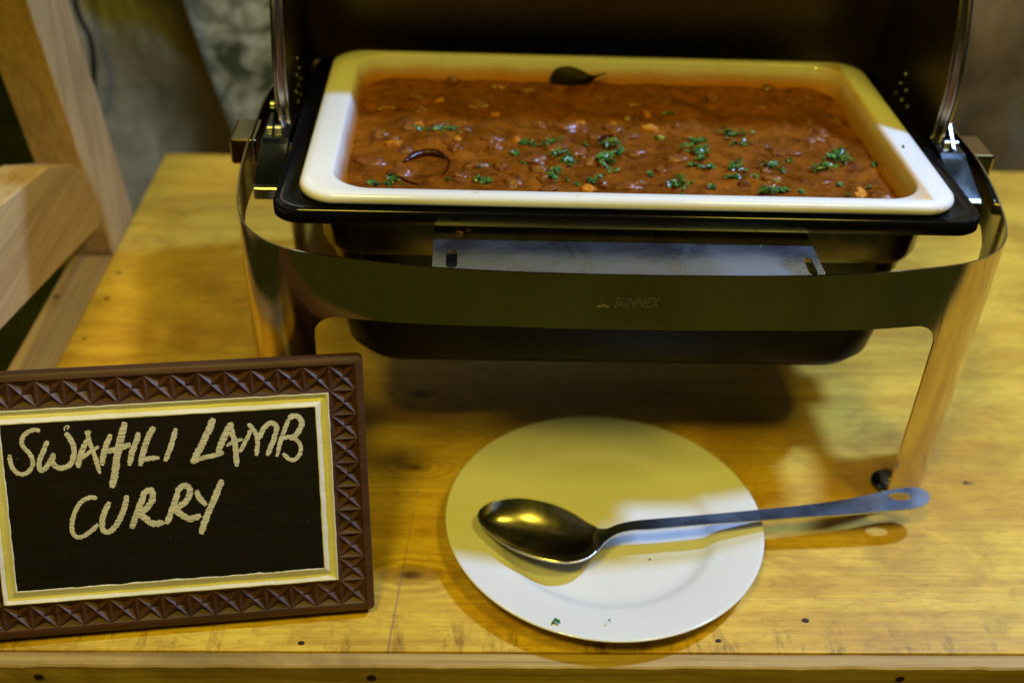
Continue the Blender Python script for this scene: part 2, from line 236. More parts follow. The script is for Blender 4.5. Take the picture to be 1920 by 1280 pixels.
M_shelf = steel('wiped_steel', (.62, .64, .68), .27, (3, 60, 60), .16, .12, .12)
M_pan_steel = steel('dull_pan_steel', (.11, .10, .065), .17, (4, 4, 60), .15, .05, .2)
M_lid = steel('dark_reflection_lid_steel', (.16, .125, .075), .36, (4, 60, 60), .1, .05, .1)  # dark reflection inside the lid is put into this brown tint
M_hem = steel('lid_hem_steel', (.52, .46, .38), .22, (60, 60, 6), .1, .04, .1)
M_dark_steel = steel('dark_steel', (.20, .215, .21), .12, (60, 60, 60), .08, .1, .15)
M_black = plain('black_enamel', (.004, .004, .005), .14, spec=.32)
mb = NT('black_plastic'); nb = mb.noise(mb.obj(), 40, 4); mb.set(col=(.004, .004, .005), rough=mb.math('ADD', mb.math('MULTIPLY', nb, .2), .30), spec=.14); mb.bump(nb, .1, .0005); M_plastic = mb.m
# porcelain of the food pan with sauce stains
mp = NT('glazed_porcelain'); v = mp.obj(); x, y, z = mp.sep(v)
zn = mp.math('ADD', z, mp.math('MULTIPLY', mp.math('SUBTRACT', mp.noise(v, 26, 5, .65), .5), .010))
tide = mp.ramp(mp.math('MULTIPLY', mp.math('SUBTRACT', zn, .262), 42), [(.10, 1), (.36, .75), (.62, .12), (.85, 0)])
ax = mp.math('MAXIMUM', mp.math('SUBTRACT', mp.math('ABSOLUTE', mp.math('SUBTRACT', x, .088)), .2400), mp.math('SUBTRACT', mp.math('ABSOLUTE', mp.math('SUBTRACT', y, .081)), .1430))
inside = mp.ramp(mp.math('MULTIPLY', mp.math('ADD', ax, .002), 200), [(.2, 1), (.9, 0)])
c = mp.mix(mp.math('MULTIPLY', tide, inside), (.80, .80, .78), (.52, .20, .018))
# right inner wall tinted orange yellow, unevenly
wall_tint = mp.math('MULTIPLY', mp.ramp(mp.math('MULTIPLY', mp.math('SUBTRACT', x, .30), 40), [(0, 0), (1, 1)]), inside)
c = mp.mix(mp.math('MULTIPLY', wall_tint, mp.ramp(mp.noise(v, 30, 4), [(.3, .45), (.7, .8)])), c, (.62, .33, .05))
smear = mp.ramp(mp.noise(mp.map(v, (1, .6, 1)), 34, 5, .7, .8), [(.63, 0), (.68, 1)])
c = mp.mix(mp.math('MULTIPLY', smear, .55), c, (.66, .40, .08))
mp.set(col=c, rough=.12, coat=.3, coatr=.05); M_porc = mp.m
mpl = NT('plate_china'); v = mpl.obj(); mpl.set(col=mpl.mix(mpl.ramp(mpl.noise(v, 25, 5), [(.35, 0), (.8, .1)]), (.80, .80, .78), (.62, .60, .52)), rough=.13, coat=.2); M_plate = mpl.m
# curry
mc = NT('curry_sauce'); v = mc.obj()
n1 = mc.noise(v, 26, 6, .65, .9); n2 = mc.noise(v, 330, 4, .7); n3 = mc.noise(v, 75, 5, .65, .6)
c = mc.mix(mc.ramp(n1, [(.3, 0), (.7, 1)]), (.30, .096, .003), (.105, .030, .001))
c = mc.mix(mc.math('MULTIPLY', mc.ramp(n3, [(.50, 0), (.66, 1)]), .75), c, (.085, .018, .001))
c = mc.mix(mc.math('MULTIPLY', mc.ramp(n2, [(.58, 0), (.72, 1)]), .35), c, (.40, .16, .01))
mc.set(col=c, rough=mc.ramp(n1, [(.38, .66), (.64, .22)]), spec=.08); mc.bump(mc.math('ADD', n2, mc.math('MULTIPLY', n3, 3.0)), .8, .0014); M_curry = mc.m
def food(name, a, b, rough=.28, sc=70):
    m = NT(name); v = m.obj(); n = m.noise(v, sc, 5, .6); m.set(col=m.mix(m.ramp(n, [(.35, 0), (.7, 1)]), a, b), rough=rough, spec=.35); m.bump(n, .6, .0012); return m.m
M_meat = food('stewed_meat', (.25, .085, .016), (.10, .032, .007), .28, 110)
M_potato = food('potato', (.56, .23, .02), (.38, .12, .008), .35)
M_chilli = food('dark_chilli', (.030, .006, .003), (.06, .012, .004), .15)
M_leaf = food('dark_bay_leaf', (.008, .0035, .001), (.018, .007, .0015), .6)
mh = NT('chopped_coriander'); v = mh.obj(); oi = mh.noise(v, 150, 2)
mh.set(col=mh.mix(mh.ramp(oi, [(.35, 0), (.65, 1)]), (.012, .07, .012), (.10, .25, .045)), rough=.3); M_herb = mh.m
# board
M_carve = wood('dark_carved_wood', (.098, .036, .013), (.060, .021, .007), (.020, .008, .003), 0, [], .50, 8, 2.5, .7)
mw = NT('chipped_cream_paint'); v = mw.obj(); n = mw.noise(v, 160, 5, .7); n2 = mw.noise(v, 14, 4)
c = mw.mix(mw.ramp(n2, [(.35, 0), (.7, 1)]), (.80, .78, .72), (.66, .62, .52)); c = mw.mix(mw.ramp(n, [(.67, 0), (.72, .8)]), c, (.10, .05, .02))
mw.set(col=c, rough=.45); mw.bump(n, .5, .0008); M_cream = mw.m
mk = NT('blackboard_paint'); v = mk.obj(); n = mk.noise(mk.map(v, (4, 90, 1)), 3, 5, .6); n2 = mk.noise(v, 260, 2, .5)
c = mk.mix(mk.ramp(n, [(.3, 0), (.8, 1)]), (.006, .0045, .003), (.013, .009, .006)); c = mk.mix(mk.ramp(n2, [(.735, 0), (.77, .5)]), c, (.12, .10, .06))
mk.set(col=c, rough=.42, spec=.4); mk.bump(n, .3, .0004); M_board = mk.m
mq = NT('chalk_stroke'); v = mq.obj(); n = mq.noise(mq.map(v, (22, 420, 1)), 3.2, 5, .75); n2 = mq.noise(v, 500, 2)
c = mq.mix(mq.ramp(mq.math('ADD', n, mq.math('MULTIPLY', n2, .18)), [(.44, 0), (.60, 1)]), (.10, .095, .075), (.70, .67, .58))
mq.set(col=c, rough=.95, spec=.1); M_chalk = mq.m
# background
def cloth_mat(name, a, b, d, s=6, stain=False):
    m = NT(name); v = m.obj(); n = m.noise(v, s, 6, .6, 1.2); n2 = m.noise(m.map(v, (3, 3, .8)), 9, 5, .6)
    c = m.mix(m.ramp(n, [(.3, 0), (.7, 1)]), a, b); c = m.mix(m.ramp(n2, [(.5, 0), (.75, .7)]), c, d)
    if stain:
        x, y, z = m.sep(v); w = m.ramp(m.math('MULTIPLY', m.math('ADD', m.math('ADD', x, m.math('MULTIPLY', n2, .05)), .475), 14), [(0, 0), (.6, .85), (1, 1)])
        c = m.mix(w, c, (.105, .068, .018))
    m.set(col=c, rough=.75, spec=.3); m.bump(n, .5, .01); return m.m
M_clothL = cloth_mat('weathered_canvas', (.25, .235, .175), (.085, .075, .045), (.36, .35, .30), 6, True)
M_clothR = cloth_mat('brown_canvas', (.22, .14, .045), (.065, .043, .016), (.14, .125, .09), 5)
mr = NT('stained_plaster'); v = mr.obj(); n = mr.noise(v, 17, 7, .7, .6)
mr.set(col=mr.ramp(n, [(.38, (.66, .66, .52)), (.48, (.38, .38, .25)), (.60, (.06, .07, .03))]), rough=.9); mr.bump(n, .8, .01); M_plaster = mr.m
M_ground = cloth_mat('dark_floor', (.11, .13, .02), (.035, .045, .01), (.03, .035, .008), 3)
M_cable = plain('cable_rubber', (.006, .006, .006), .6)
M_nail = plain('rusty_nail', (.035, .016, .01), .6, .3)
# ================================================================ setting
bm = bmesh.new(); g = [bm.verts.new(p) for p in ((-9, -9, -.78), (9, -9, -.78), (9, 9, -.78), (-9, 9, -.78))]; bm.faces.new(g)
setp(fin('floor', bm, M_ground, smooth=False), kind='structure')
bm = bmesh.new(); box(bm, -.66, 2.2, .86, .98, -.779, 1.6)
setp(fin('wall', bm, M_plaster, smooth=False), kind='structure')
def cloth(name, x0, x1, z0, z1, Y, mat, label, seed, slant, edge=0):
    bm = bmesh.new(); nx, nz = 90, 90; G = []
    for i in range(nx + 1):
        row = []
        for j in range(nz + 1):
            u = i / nx; x = x0 + (x1 - x0) * u; z = z0 + (z1 - z0) * j / nz
            q = x * 9 + z * slant
            y = Y + .034 * math.sin(q * 1.3 + seed) + .03 * mnoise.noise(Vector((q * .5, z * 1.2, seed))) + .012 * mnoise.noise(Vector((x * 9, z * 7, seed + 4)))
            xx = x + edge * (z * .06 + .02 * math.sin(z * 9)) * u
            row.append(bm.verts.new((xx, y, z)))
        G.append(row)
    for i in range(nx):
        for j in range(nz): bm.faces.new((G[i][j], G[i + 1][j], G[i + 1][j + 1], G[i][j + 1]))
    return setp(fin(name, bm, mat, solid=.003), label, 'cloth')
cloth('canvas_drape', -.70, -.425, -.76, 1.2, .77, M_clothL, 'weathered grey canvas hanging in folds behind the table, left of the open lid', 1.3, 4.0, -1)
cloth('canvas_drape', .30, 1.9, -.76, 1.2, .78, M_clothR, 'brown canvas hanging behind the table, right of the open lid', 4.1, -5.5)
bm = bmesh.new(); tube(bm, catmull([(-.592, .735, .60), (-.590, .73, .3), (-.597, .728, .16), (-.585, .728, .10), (-.592, .73, .04), (-.612, .73, -.01), (-.625, .735, -.10), (-.62, .735, -.4), (-.63, .73, -.76)], 8), .0045, 8)
setp(fin('power_cable', bm, M_cable), 'thin black cable hanging down the grey canvas at upper left', 'cable')
# ================================================================ table
T = thing('wooden_table', 'rough plywood table with nailed battens carrying the chafing dish and menu board', 'table', (.1, .15, -.78))
bm = bmesh.new(); box(bm, -.458, 1.25, -.2785, .5751, -.0185, 0); o = fin('plywood_top', bm, M_ply, T, False, bevel=.0012)
bm = bmesh.new()
N = 200; x0, x1 = -.75, 1.25
rows = []
for i in range(N + 1):
    x = x0 + (x1 - x0) * i / N; w = .0014 * mnoise.noise(Vector((x * 25, 1, 1))) + .0009 * mnoise.noise(Vector((x * 90, 4, 1)))
    a = .0004 * mnoise.noise(Vector((x * 40, 9, 1)))
    rows.append([(x, -.2797 + a, -.07), (x, -.2797 + a, -.0015), (x, -.2810, -.0008), (x, -.2912 + w, -.0012 + a), (x, -.2925 + w, -.0026), (x, -.2928 + w * .5, -.07)])
loft(bm, rows, True, True, True)
fin('front_batten', bm, M_batten, T, False)
bm = bmesh.new(); box(bm, -.505, -.4595, -.2795, .302, -.03, -.001); fin('side_plank', bm, M_plank, T, False, bevel=.0015)
bm = bmesh.new(); box(bm, -.50, 1.2, -.272, -.235, -.10, -.0190); fin('front_rail', bm, M_batten, T, False, bevel=.001)
for lx in (-.44, 1.16):
    for ly in (-.23, .53):
        bm = bmesh.new(); box(bm, lx - .03, lx + .03, ly - .03, ly + .03, -.779, -.102 if ly < 0 else -.019); fin('leg', bm, M_pine, T, False, bevel=.002)
nb_ = bmesh.new()
bmesh.ops.create_circle(nb_, cap_ends=True, radius=.0017, segments=10)
nail_me = bpy.data.meshes.new('nail'); nb_.to_mesh(nail_me); nb_.free(); nail_me.materials.append(M_nail)
for (x, y, z) in [(-.165, -.2713, .0004), (.1602, -.2675, .0004), (-.4406, .2078, .0004), (-.4432, .1303, .0004), (-.4971, .2115, -.0006), (-.4416, .2619, .0004), (.4255, -.0807, .0004), (.2345, -.2466, .0004), (.0834, -.269, .0004), (.52, -.24, .0004)]:
    o = bpy.data.objects.new('nail', nail_me); COL.objects.link(o); o.parent = T; o.location = Vector((x, y, z)) - T.location; s = random.uniform(1.0, 1.7); o.scale = (s * 1.3, s, 1)
for x in (-.36, -.11, .30, .5): 
    o = bpy.data.objects.new('nail', nail_me); COL.objects.link(o); o.parent = T; o.location = Vector((x, -.2937, -.0125)) - T.location; o.rotation_euler = (math.pi / 2, 0, 0); o.scale = (2.2, 1.9, 1)
# ================================================================ timber frame at left
F = thing('timber_trestle', 'unpainted pine trestle leaning at the left edge of the table, post with a sloping brace', 'trestle', (-.48, .35, -.78))
def prism(bm, poly, ext):
    ext = Vector(ext); loft(bm, [[Vector(p) for p in poly], [Vector(p) + ext for p in poly]], True, True, True)
bm = bmesh.new()
# leaning post: pale side in the plane of the table's left edge
P0 = Vector((-.4592, .3059, 0)); P1 = Vector((-.4592, .4037, 0)); Q0 = Vector((-.4592, .2198, .3297)); Q1 = Vector((-.4592, .3107, .2998))
d0 = (Q0 - P0) / .3297; d1 = (Q1 - P1) / .2998; dm = (d0 + d1) / 2
def at(p, d, z): return p + d * (z / 1.0 - p.z)
poly = [at(P0, dm, -.78), at(P1, dm, -.78), at(P1, dm, 1.45), at(P0, dm, 1.45)]
prism(bm, poly, (-.052, 0, 0)); fin('post', bm, M_pine, F, False, bevel=.002)
bm = bmesh.new(); prism(bm, [(-.455, .2596, .1308), (-.455, .2755, .0564), (-.455, -.0178, .1121), (-.455, -.60, .232), (-.455, -.60, .325), (-.455, .0427, .2051), (-.455, .1642, .183), (-.455, .235, .150)], (-.045, 0, 0))
fin('brace', bm, M_pine_y, F, False, bevel=.0018)
# ================================================================ chafing dish
CX, CY = .0865, .083
D = thing('chafing_dish', 'polished steel roll top chafing dish with its lid open, standing on the table', 'chafing dish', (CX, CY, 0))
half = [(0, -.145), (.05, -.1446), (.10, -.143), (.14, -.1402), (.18, -.1355), (.215, -.129), (.25, -.1205), (.275, -.109), (.293, -.092), (.304, -.074), (.311, -.052), (.3145, -.028), (.316, 0), (.316, .04), (.316, CY)]
q1 = [(CX + u, y, 0) for u, y in half]; q2 = [(CX + u, 2 * CY - y, 0) for u, y in half[-2::-1]]
right = q1 + q2; left = [(2 * CX - x, y, 0) for x, y, _ in right[-2:0:-1]]
path = catmull(right + left, 24, True)
SL = [0.0]
for a, b in zip(path, path[1:]): SL.append(SL[-1] + (b - a).length)
TOT = SL[-1] + (path[0] - path[-1]).length
def at_s(s):
    s %= TOT; import bisect
    i = max(0, bisect.bisect_right(SL, s) - 1); a = path[i]; b = path[(i + 1) % len(path)]
    return a + (b - a) * ((s - SL[i]) / max(1e-9, (b - a).length))
def s_of_u(u, front=True):   # arc length on the right front where x - CX = u
    for a, b, s in zip(path, path[1:], SL):
        if (b.x - CX) >= u: return s
sA = s_of_u(.2485); sB = s_of_u(.311)       # leg between these on each quarter
QUA = TOT / 4
def zbot(s):
    s %= TOT; s = s if s <= TOT / 2 else TOT - s; s = s if s <= QUA else TOT / 2 - s
    zb = .2115 - .006 * max(0, (s - .10)) / .15
    zs = .232                                          # lower edge of the side sheets
    r = .022
    if s < sA - r: return zb
    if s < sA: t = (s - (sA - r)) / r; return zb - r * (1 - math.sqrt(max(0, 1 - t * t)))
    if s < sA + .003: t = (s - sA) / .003; return (zb - r) * (1 - t ** .8) + .0 * t
    e = sB + .018; q = .034
    if s < e: return q * (1 - math.sqrt(max(0, 1 - ((s - e + q) / q) ** 2))) if s > e - q else 0.0
    if s < e + .010: t = (s - e) / .010; return q + (zs - .014 - q) * t
    if s < e + .03: t = (s - e - .010) / .020; return zs - .014 + .014 * math.sin(t * math.pi / 2)
    return zs
def ztop(s):
    s %= TOT; s = s if s <= TOT / 2 else TOT - s; s = s if s <= QUA else TOT / 2 - s
    t = min(1, max(0, (s - sB + .03) / (QUA - sB)))
    return .260 + .016 * t * t * (3 - 2 * t)
ss = set(i * TOT / 420 for i in range(420))
for q in range(4):
    for k in range(70):
        s = sA - .026 + k * .0018
        s2 = s if s < QUA else None
        if s2 is None: continue
        ss.add({0: s2, 1: TOT / 2 - s2, 2: TOT / 2 + s2, 3: TOT - s2}[q])
ss = sorted(ss); bm = bmesh.new(); loops = []
cmid = Vector((CX, CY, 0))
for s in ss:
    p = at_s(s); zb, zt = zbot(s), ztop(s); col = []
    for k in range(9):
        z = zb + (zt - zb) * k / 8
        inw = .003 * max(0, (.20 - z) / .20) ** 1.3
        n = Vector((-(p.x - CX), -(p.y - CY), 0)); n = Vector((-(p.x - CX) / .316, -(p.y - CY) / .228, 0)); n.normalize()
        col.append(p + n * inw + Vector((0, 0, z)))
    loops.append(col)
loops.append(loops[0])
loft(bm, loops, False); bmesh.ops.remove_doubles(bm, verts=bm.verts, dist=1e-6)
fin('stand_frame', bm, M_band, D, True, solid=.0016, offset=0, sharp=60)
# foot tabs with rivets
for (fx, fy, ang) in ((.3515, -.083, 0), (2 * CX - .3515, -.083, 0), (.3560, .248, 0), (2 * CX - .3560, .248, 0)):
    bm = bmesh.new(); lathe(bm, [(.0005, .0045), (.015, .0045), (.0162, .0035), (.0162, .0005), (.0005, .0004)], (fx, fy, 0), 32); ft = fin('foot', bm, M_dark_steel, D, True, sharp=50)
    bm = bmesh.new(); lathe(bm, [(.0003, .0068), (.0016, .0066), (.0026, .0056), (.0028, .0042)], (fx + .001, fy + .001, 0), 16); fin('rivet', bm, M_steel, ft)
# food holder: black rimmed tray
TX, TY = .0880, .0815
bm = bmesh.new()
prof = [(.2500, .1400, .2620), (.2500, .1400, .2735), (.2690, .1500, .2738), (.2705, .1515, .2726), (.2790, .1580, .2724), (.2805, .1592, .2730), (.2822, .1602, .2722), (.2830, .1608, .2700), (.2830, .1608, .2620), (.2818, .1598, .2606), (.2600, .1450, .2604), (.25, .14, .2600)]
loft(bm, [rrect(TX, TY, a, b, .022 if a > .262 else .016, z, 8) for a, b, z in prof]); fin('tray_rim', bm, M_black, D, True, sharp=40)
bm = bmesh.new()
prof = [(.2500, .1420, .2602), (.2490, .1410, .2280), (.2465, .139, .2215), (.2420, .1350, .2200), (.2415, .1345, .2080)]
loft(bm, [rrect(TX, TY, a, b, .032, z, 8) for a, b, z in prof]); fin('water_pan', bm, M_pan_steel, D, True, sharp=40)
bm = bmesh.new()
prof = [(.2390, .1330, .2160), (.2370, .1325, .1700), (.2390, .1340, .1690), (.2385, .1335, .1640), (.2380, .1330, .1400), (.2345, .1300, .1240), (.2270, .1250, .1140), (.2150, .1140, .1090), (.1950, .1000, .1080), (.01, .01, .1080)]
loft(bm, [rrect(TX + .002, TY, a + .003, b, .045, z - (.008 if z < .13 else 0), 10) for a, b, z in prof], cap1=True); body = fin('heater_body', bm, M_plastic, D, True, sharp=50)
for rx in (-.116, .287):
    bm = bmesh.new(); loft(bm, [[(rx - .006, y - .0022, z), (rx + .006, y - .0022, z), (rx + .006, y + .01, z), (rx - .006, y + .01, z)] for y, z in ((-.050, .208), (-.050, .165), (-.0475, .140), (-.0425, .124), (-.036, .112))], True, True, True)
    fin('seam_rib', bm, M_plastic, body, False, bevel=.001)
# front shelf with slots
def slot(cx, cy, w, h, n=6):
    r = w / 2; return [(cx + r * math.cos(a), cy + (h / 2 - r) + r * math.sin(a)) for a in [math.pi * k / n for k in range(n + 1)]] + [(cx + r * math.cos(a), cy - (h / 2 - r) + r * math.sin(a)) for a in [math.pi + math.pi * k / n for k in range(n + 1)]]
sh = sheet_with_holes('front_shelf', [(-.068, -.137), (.2325, -.137), (.2325, -.0590), (-.068, -.0590)], [slot(-.0535, -.112, .0085, .026), slot(.2235, -.113, .0065, .026)], .0014, Matrix.Translation((0, 0, .2505)), M_shelf, D)
bm = bmesh.new(); box(bm, -.068, .2325, -.0588, -.0575, .245, .2595); fin('shelf_upstand', bm, M_pan_steel, sh, False)
bm = bmesh.new(); box(bm, -.0583, -.0487, -.1255, -.1000, .2430, .2495); fin('slot_tab', bm, M_black, sh, False, bevel=.001)
# hinge housings, side boxes, bolts
for s in (-1, 1):
    X = lambda a: .0885 + s * a
    bm = bmesh.new(); xi, xo = sorted((X(.2845), X(.3085)))
    pr = [(xi, .098, .2560), (xi, .098, .2750), (xi, .046, .2740), (xi, .040, .2715), (xi, -.006, .2565), (xi, -.010, .2540), (xi, -.010, .2440), (xi, -.006, .2440)]
    prism(bm, pr, (xo - xi, 0, 0)); fin('hinge_housing', bm, M_dark_steel, D, False, bevel=.0012)
    bm = bmesh.new(); a, b = sorted((X(.3145), X(.3370))); box(bm, a, b, .047, .091, .2475, .2715); fin('side_box', bm, M_band, D, False, bevel=.0025, seg=3)
    for (y, z, r) in ((.088, .2865, .0045), (.062, .2755, .0042)):
        bm = bmesh.new(); tube(bm, [(X(.3055), y, z), (X(.300), y, z), (X(.2995), y, z), (X(.2935), y, z)], [r * .8, r * .8, r, r * .85], 12); fin('bolt', bm, M_steel, D, True, sharp=40)
    bm = bmesh.new(); a, b = sorted((X(.2985), X(.3005)))
    prism(bm, [(a, .045, .262), (a, .118, .262), (a, .120, .300), (a, .098, .318), (a, .090, .300), (a, .052, .276)], (b - a, 0, 0)); fin('pivot_plate', bm, M_black, D, False)
# lid: open roll top hood
LX, LH = .088, .2945
front = [(.088, .245), (.077, .256), (.071, .272), (.067, .290), (.0655, .305), (.0665, .330), (.071, .352), (.078, .375), (.087, .396), (.099, .420), (.114, .445), (.122, .456)]
LC = Vector((.085, .27)); LR = .1895
arc = []
a0 = math.atan2(front[-1][1] - LC.y, front[-1][0] - LC.x); a1 = math.radians(-36)
for i in range(41):
    a = a0 + (a1 - a0) * i / 40; arc.append((LC.x + LR * math.cos(a), LC.y + LR * math.sin(a)))
low = [(.205, .152), (.160, .175), (.120, .212)]
L = thing('_', '', '')
bpy.data.objects.remove(L)
bm = bmesh.new(); loft(bm, [[(LX - LH, y, z) for y, z in arc], [(LX + LH, y, z) for y, z in arc]], False); lid = fin('roll_top_lid', bm, M_lid, D, True, solid=.0012)
fr = [tuple(p) for p in catmull([(y, z, 0) for y, z in front], 5)]
for s in (-1, 1):
    xx = LX + s * LH
    out = [(y, z) for y, z, _ in fr] + arc[1:] + low
    holes = []
    cy_, cz_ = (.178, .268)
    for i in range(3):
        for j in range(3):
            hy = cy_ + (i - 1) * .0125 * .9 + (j - 1) * .0065; hz = cz_ + (i - 1) * .012 - (j - 1) * .0125 
            holes.append([(hy + .0013 * math.cos(t * math.pi / 4), hz + .0013 * math.sin(t * math.pi / 4)) for t in range(8)])
    Mx = Matrix(((0, 0, 1, xx), (1, 0, 0, 0), (0, 1, 0, 0), (0, 0, 0, 1)))
    capo = sheet_with_holes('lid_end_cap', out, holes, .0012, Mx, M_lid, D)
    capo.parent = lid; capo.location = (0, 0, 0)
    bm = bmesh.new()
    for h in holes:
        cy0 = sum(p[0] for p in h) / 8; cz0 = sum(p[1] for p in h) / 8
        tube(bm, [(xx - s * .001, cy0 + .0019 * math.cos(t * math.pi / 6), cz0 + .0019 * math.sin(t * math.pi / 6)) for t in range(13)], .0006, 6, False)
    g_ = fin('vent_glint_ring', bm, M_steel, lid, True); g_.location = (0, 0, 0); g_['kind'] = 'stuff'  # bright rings added to stand for light showing through the vents
    bm = bmesh.new(); tube(bm, [(xx - s * .0005, y, z) for y, z, _ in fr], .0030, 10)
    tube(bm, [(xx - s * .0060, y + .0065, z) for y, z, _ in fr], .0018, 8)
    for k in range(len(fr) - 1):
        (y, z, _), (y2, z2, _) = fr[k], fr[k + 1]
        vv = [bm.verts.new(p) for p in ((xx - s * .0015, y, z), (xx - s * .0060, y + .0065, z), (xx - s * .0060, y2 + .0065, z2), (xx - s * .0015, y2, z2))]; bm.faces.new(vv)
    h_ = fin('lid_hem', bm, M_hem, lid, True, recalc=False); h_.location = (0, 0, 0)
# embossed maker's mark on the front band
def band_y(x):
    best = min((p for p in path if p.y < CY), key=lambda p: abs(p.x - x)); return best.y
def mark_obj():
    cd = bpy.data.curves.new('mark', 'FONT'); cd.body = 'SUNNEX'; cd.size = .0118; cd.shear = .22; cd.fill_mode = 'BOTH'; cd.offset = .00035; cd.extrude = .00008; cd.space_character = 1.02; cd.resolution_u = 3
    t = bpy.data.objects.new('t', cd); COL.objects.link(t)
    me = bpy.data.meshes.new_from_object(t.evaluated_get(bpy.context.evaluated_depsgraph_get())); bpy.data.objects.remove(t)
    bm = bmesh.new(); bm.from_mesh(me); sx = (.1040 - .0690) / (max(v.co.x for v in bm.verts) - min(v.co.x for v in bm.verts))
    x0m = min(v.co.x for v in bm.verts)
    for v in bm.verts: v.co = Vector((.0690 + (v.co.x - x0m) * sx, -v.co.z, .2325 + v.co.y))
    def tri(pts, close=True):
        P = [(x, 0, z) for x, z in pts]; tube(bm, P + ([P[0]] if close else []), .00016, 5, False)
    tri([(.0565, .2322), (.0610, .2415), (.0655, .2322)])
    tri([(.0590, .2345), (.0612, .2378), (.0635, .2340), (.0600, .2340), (.0622, .2362)], False); tri([(.0598, .2352), (.0640, .2332)], False)
    for v in bm.verts: v.co.y = band_y(v.co.x) - .0010 + v.co.y
    return fin('embossed_mark', bm, steel('etched_steel', (.62, .57, .45), .27, (3, 3, 90), .1, .05, .05), D, False)
mk_ = mark_obj(); mk_['label'] = 'SUNNEX lettering with a small triangle pressed into the front band'
# ================================================================ food pan
P = thing('food_pan', 'white porcelain food pan full of curry, sitting in the chafing dish', 'food pan', (.088, .083, .215))
bm = bmesh.new()
prof = [(.20, .095, .2190, .03), (.2150, .1165, .2200, .03), (.2250, .1280, .2350, .03), (.2300, .1340, .2560, .031), (.2350, .1390, .2740, .032), (.2372, .1408, .2815, .033), (.2386, .1420, .2836, .034), (.2405, .1435, .2842, .034), (.2550, .1485, .2842, .032), (.2605, .1520, .2838, .030), (.2628, .1542, .2822, .030), (.2636, .1550, .2795, .030), (.2632, .1548, .2770, .030), (.2616, .1535, .2752, .028), (.256, .149, .2746, .026), (.247, .1435, .2746, .03), (.240, .1430, .2640, .03), (.231, .134, .236, .03), (.220, .121, .2155, .03), (.02, .02, .2150, .02)]
loft(bm, [rrect(.088, .081, a, b, r, z, 12) for a, b, z, r in prof], cap0=True, cap1=True)
fin('porcelain_pan', bm, M_porc, P, True)
# ================================================================ curry
Q = thing('lamb_curry', 'thick orange brown curry with meat, potato, chillies and chopped coriander in the white pan', 'curry', (.088, .083, .26))
bm = bmesh.new(); NX, NY = 400, 230; CZ = .2625; G = []
def ext(v, hx, hy, r):
    d = abs(v) - (hy - r); return hx if d <= 0 else hx - r + math.sqrt(max(0, r * r - d * d))
BUMPS = []
for k in range(95):
    BUMPS.append((random.uniform(-.14, .315), random.uniform(-.05, .212), random.choice((.004, .006, .009, .013)) * random.uniform(.8, 1.2), random.uniform(.0008, .0036), random.uniform(.6, 1.5)))
BG = {}
for b in BUMPS:
    for gx in range(int((b[0] - .03) // .03), int((b[0] + .03) // .03) + 1):
        for gy in range(int((b[1] - .03) // .03), int((b[1] + .03) // .03) + 1): BG.setdefault((gx, gy), []).append(b)
def bumps(x, y):
    h = 0; wx = x + .0035 * mnoise.noise(Vector((x * 140, y * 140, 8))); wy = y + .0035 * mnoise.noise(Vector((x * 140, y * 140, 18)))
    for bx, by, r, hh, e in BG.get((int(x // .03), int(y // .03)), ()):
        d2 = ((wx - bx) / (r * e)) ** 2 + ((wy - by) / r) ** 2
        if d2 < 1: h = max(h, hh * (1 - d2) ** .7)
    return h
def curry_z(x, y):
    z = .0015 * mnoise.noise(Vector((x * 22, y * 22, 1))) + .0011 * mnoise.noise(Vector((x * 60, y * 60, 3))) + .0005 * mnoise.noise(Vector((x * 170, y * 170, 5)))
    return CZ - .0006 + z + bumps(x, y)
for j in range(NY + 1):
    v = -.1365 + .273 * j / NY; e = ext(v, .2325, .1365, .032); row = []
    for i in range(NX + 1):
        u = (i / NX * 2 - 1) * e; x, y = .088 + u, .081 + v; row.append(bm.verts.new((x, y, curry_z(x, y))))
    G.append(row)
for j in range(NY):
    for i in range(NX): bm.faces.new((G[j][i], G[j][i + 1], G[j + 1][i + 1], G[j + 1][i]))
fin('sauce', bm, M_curry, Q, True)
def lump(name, x, y, wx, wy, h, mat, seed, blocky=False):
    bm = bmesh.new()
    if blocky:
        bmesh.ops.create_cube(bm, size=1.5); bmesh.ops.subdivide_edges(bm, edges=bm.edges[:], cuts=4, use_grid_fill=True)
    else: bmesh.ops.create_icosphere(bm, subdivisions=3, radius=1)
    rot = Matrix.Rotation(random.uniform(0, 6.28), 3, 'Z') if blocky else Matrix.Rotation(random.uniform(-.5, .5), 3, 'Z')
    tilt = Matrix.Rotation(random.uniform(-.35, .35), 3, 'X') @ Matrix.Rotation(random.uniform(-.35, .35), 3, 'Y')
    for v in bm.verts:
        c = v.co.copy(); n = mnoise.noise(c * 1.3 + Vector((seed, 0, 0))); n2 = mnoise.noise(c * 3.5 + Vector((seed, 5, 0))); n3 = mnoise.noise(c * 8 + Vector((seed, 9, 0)))
        c *= 1 + (.15 * n + .08 * n2 if blocky else .45 * n + .28 * n2 + .12 * n3)
        c = tilt @ c; c = rot @ c
        v.co = Vector((x + c.x * wx, y + c.y * wy, CZ - h * .35 + c.z * h))
    return fin(name, bm, mat, Q, True)
for i, (k, x, y, wx, wy) in enumerate(CHUNKS):
    if k == 'p': lump('potato_chunk', x, y, wx * .75, wy * .62, .0052, M_potato, i * 3.1, True)
    else: lump('meat_chunk', x, y, wx * .85, wy * .75, .0050 + .0022 * random.random(), M_meat, i * 3.1)
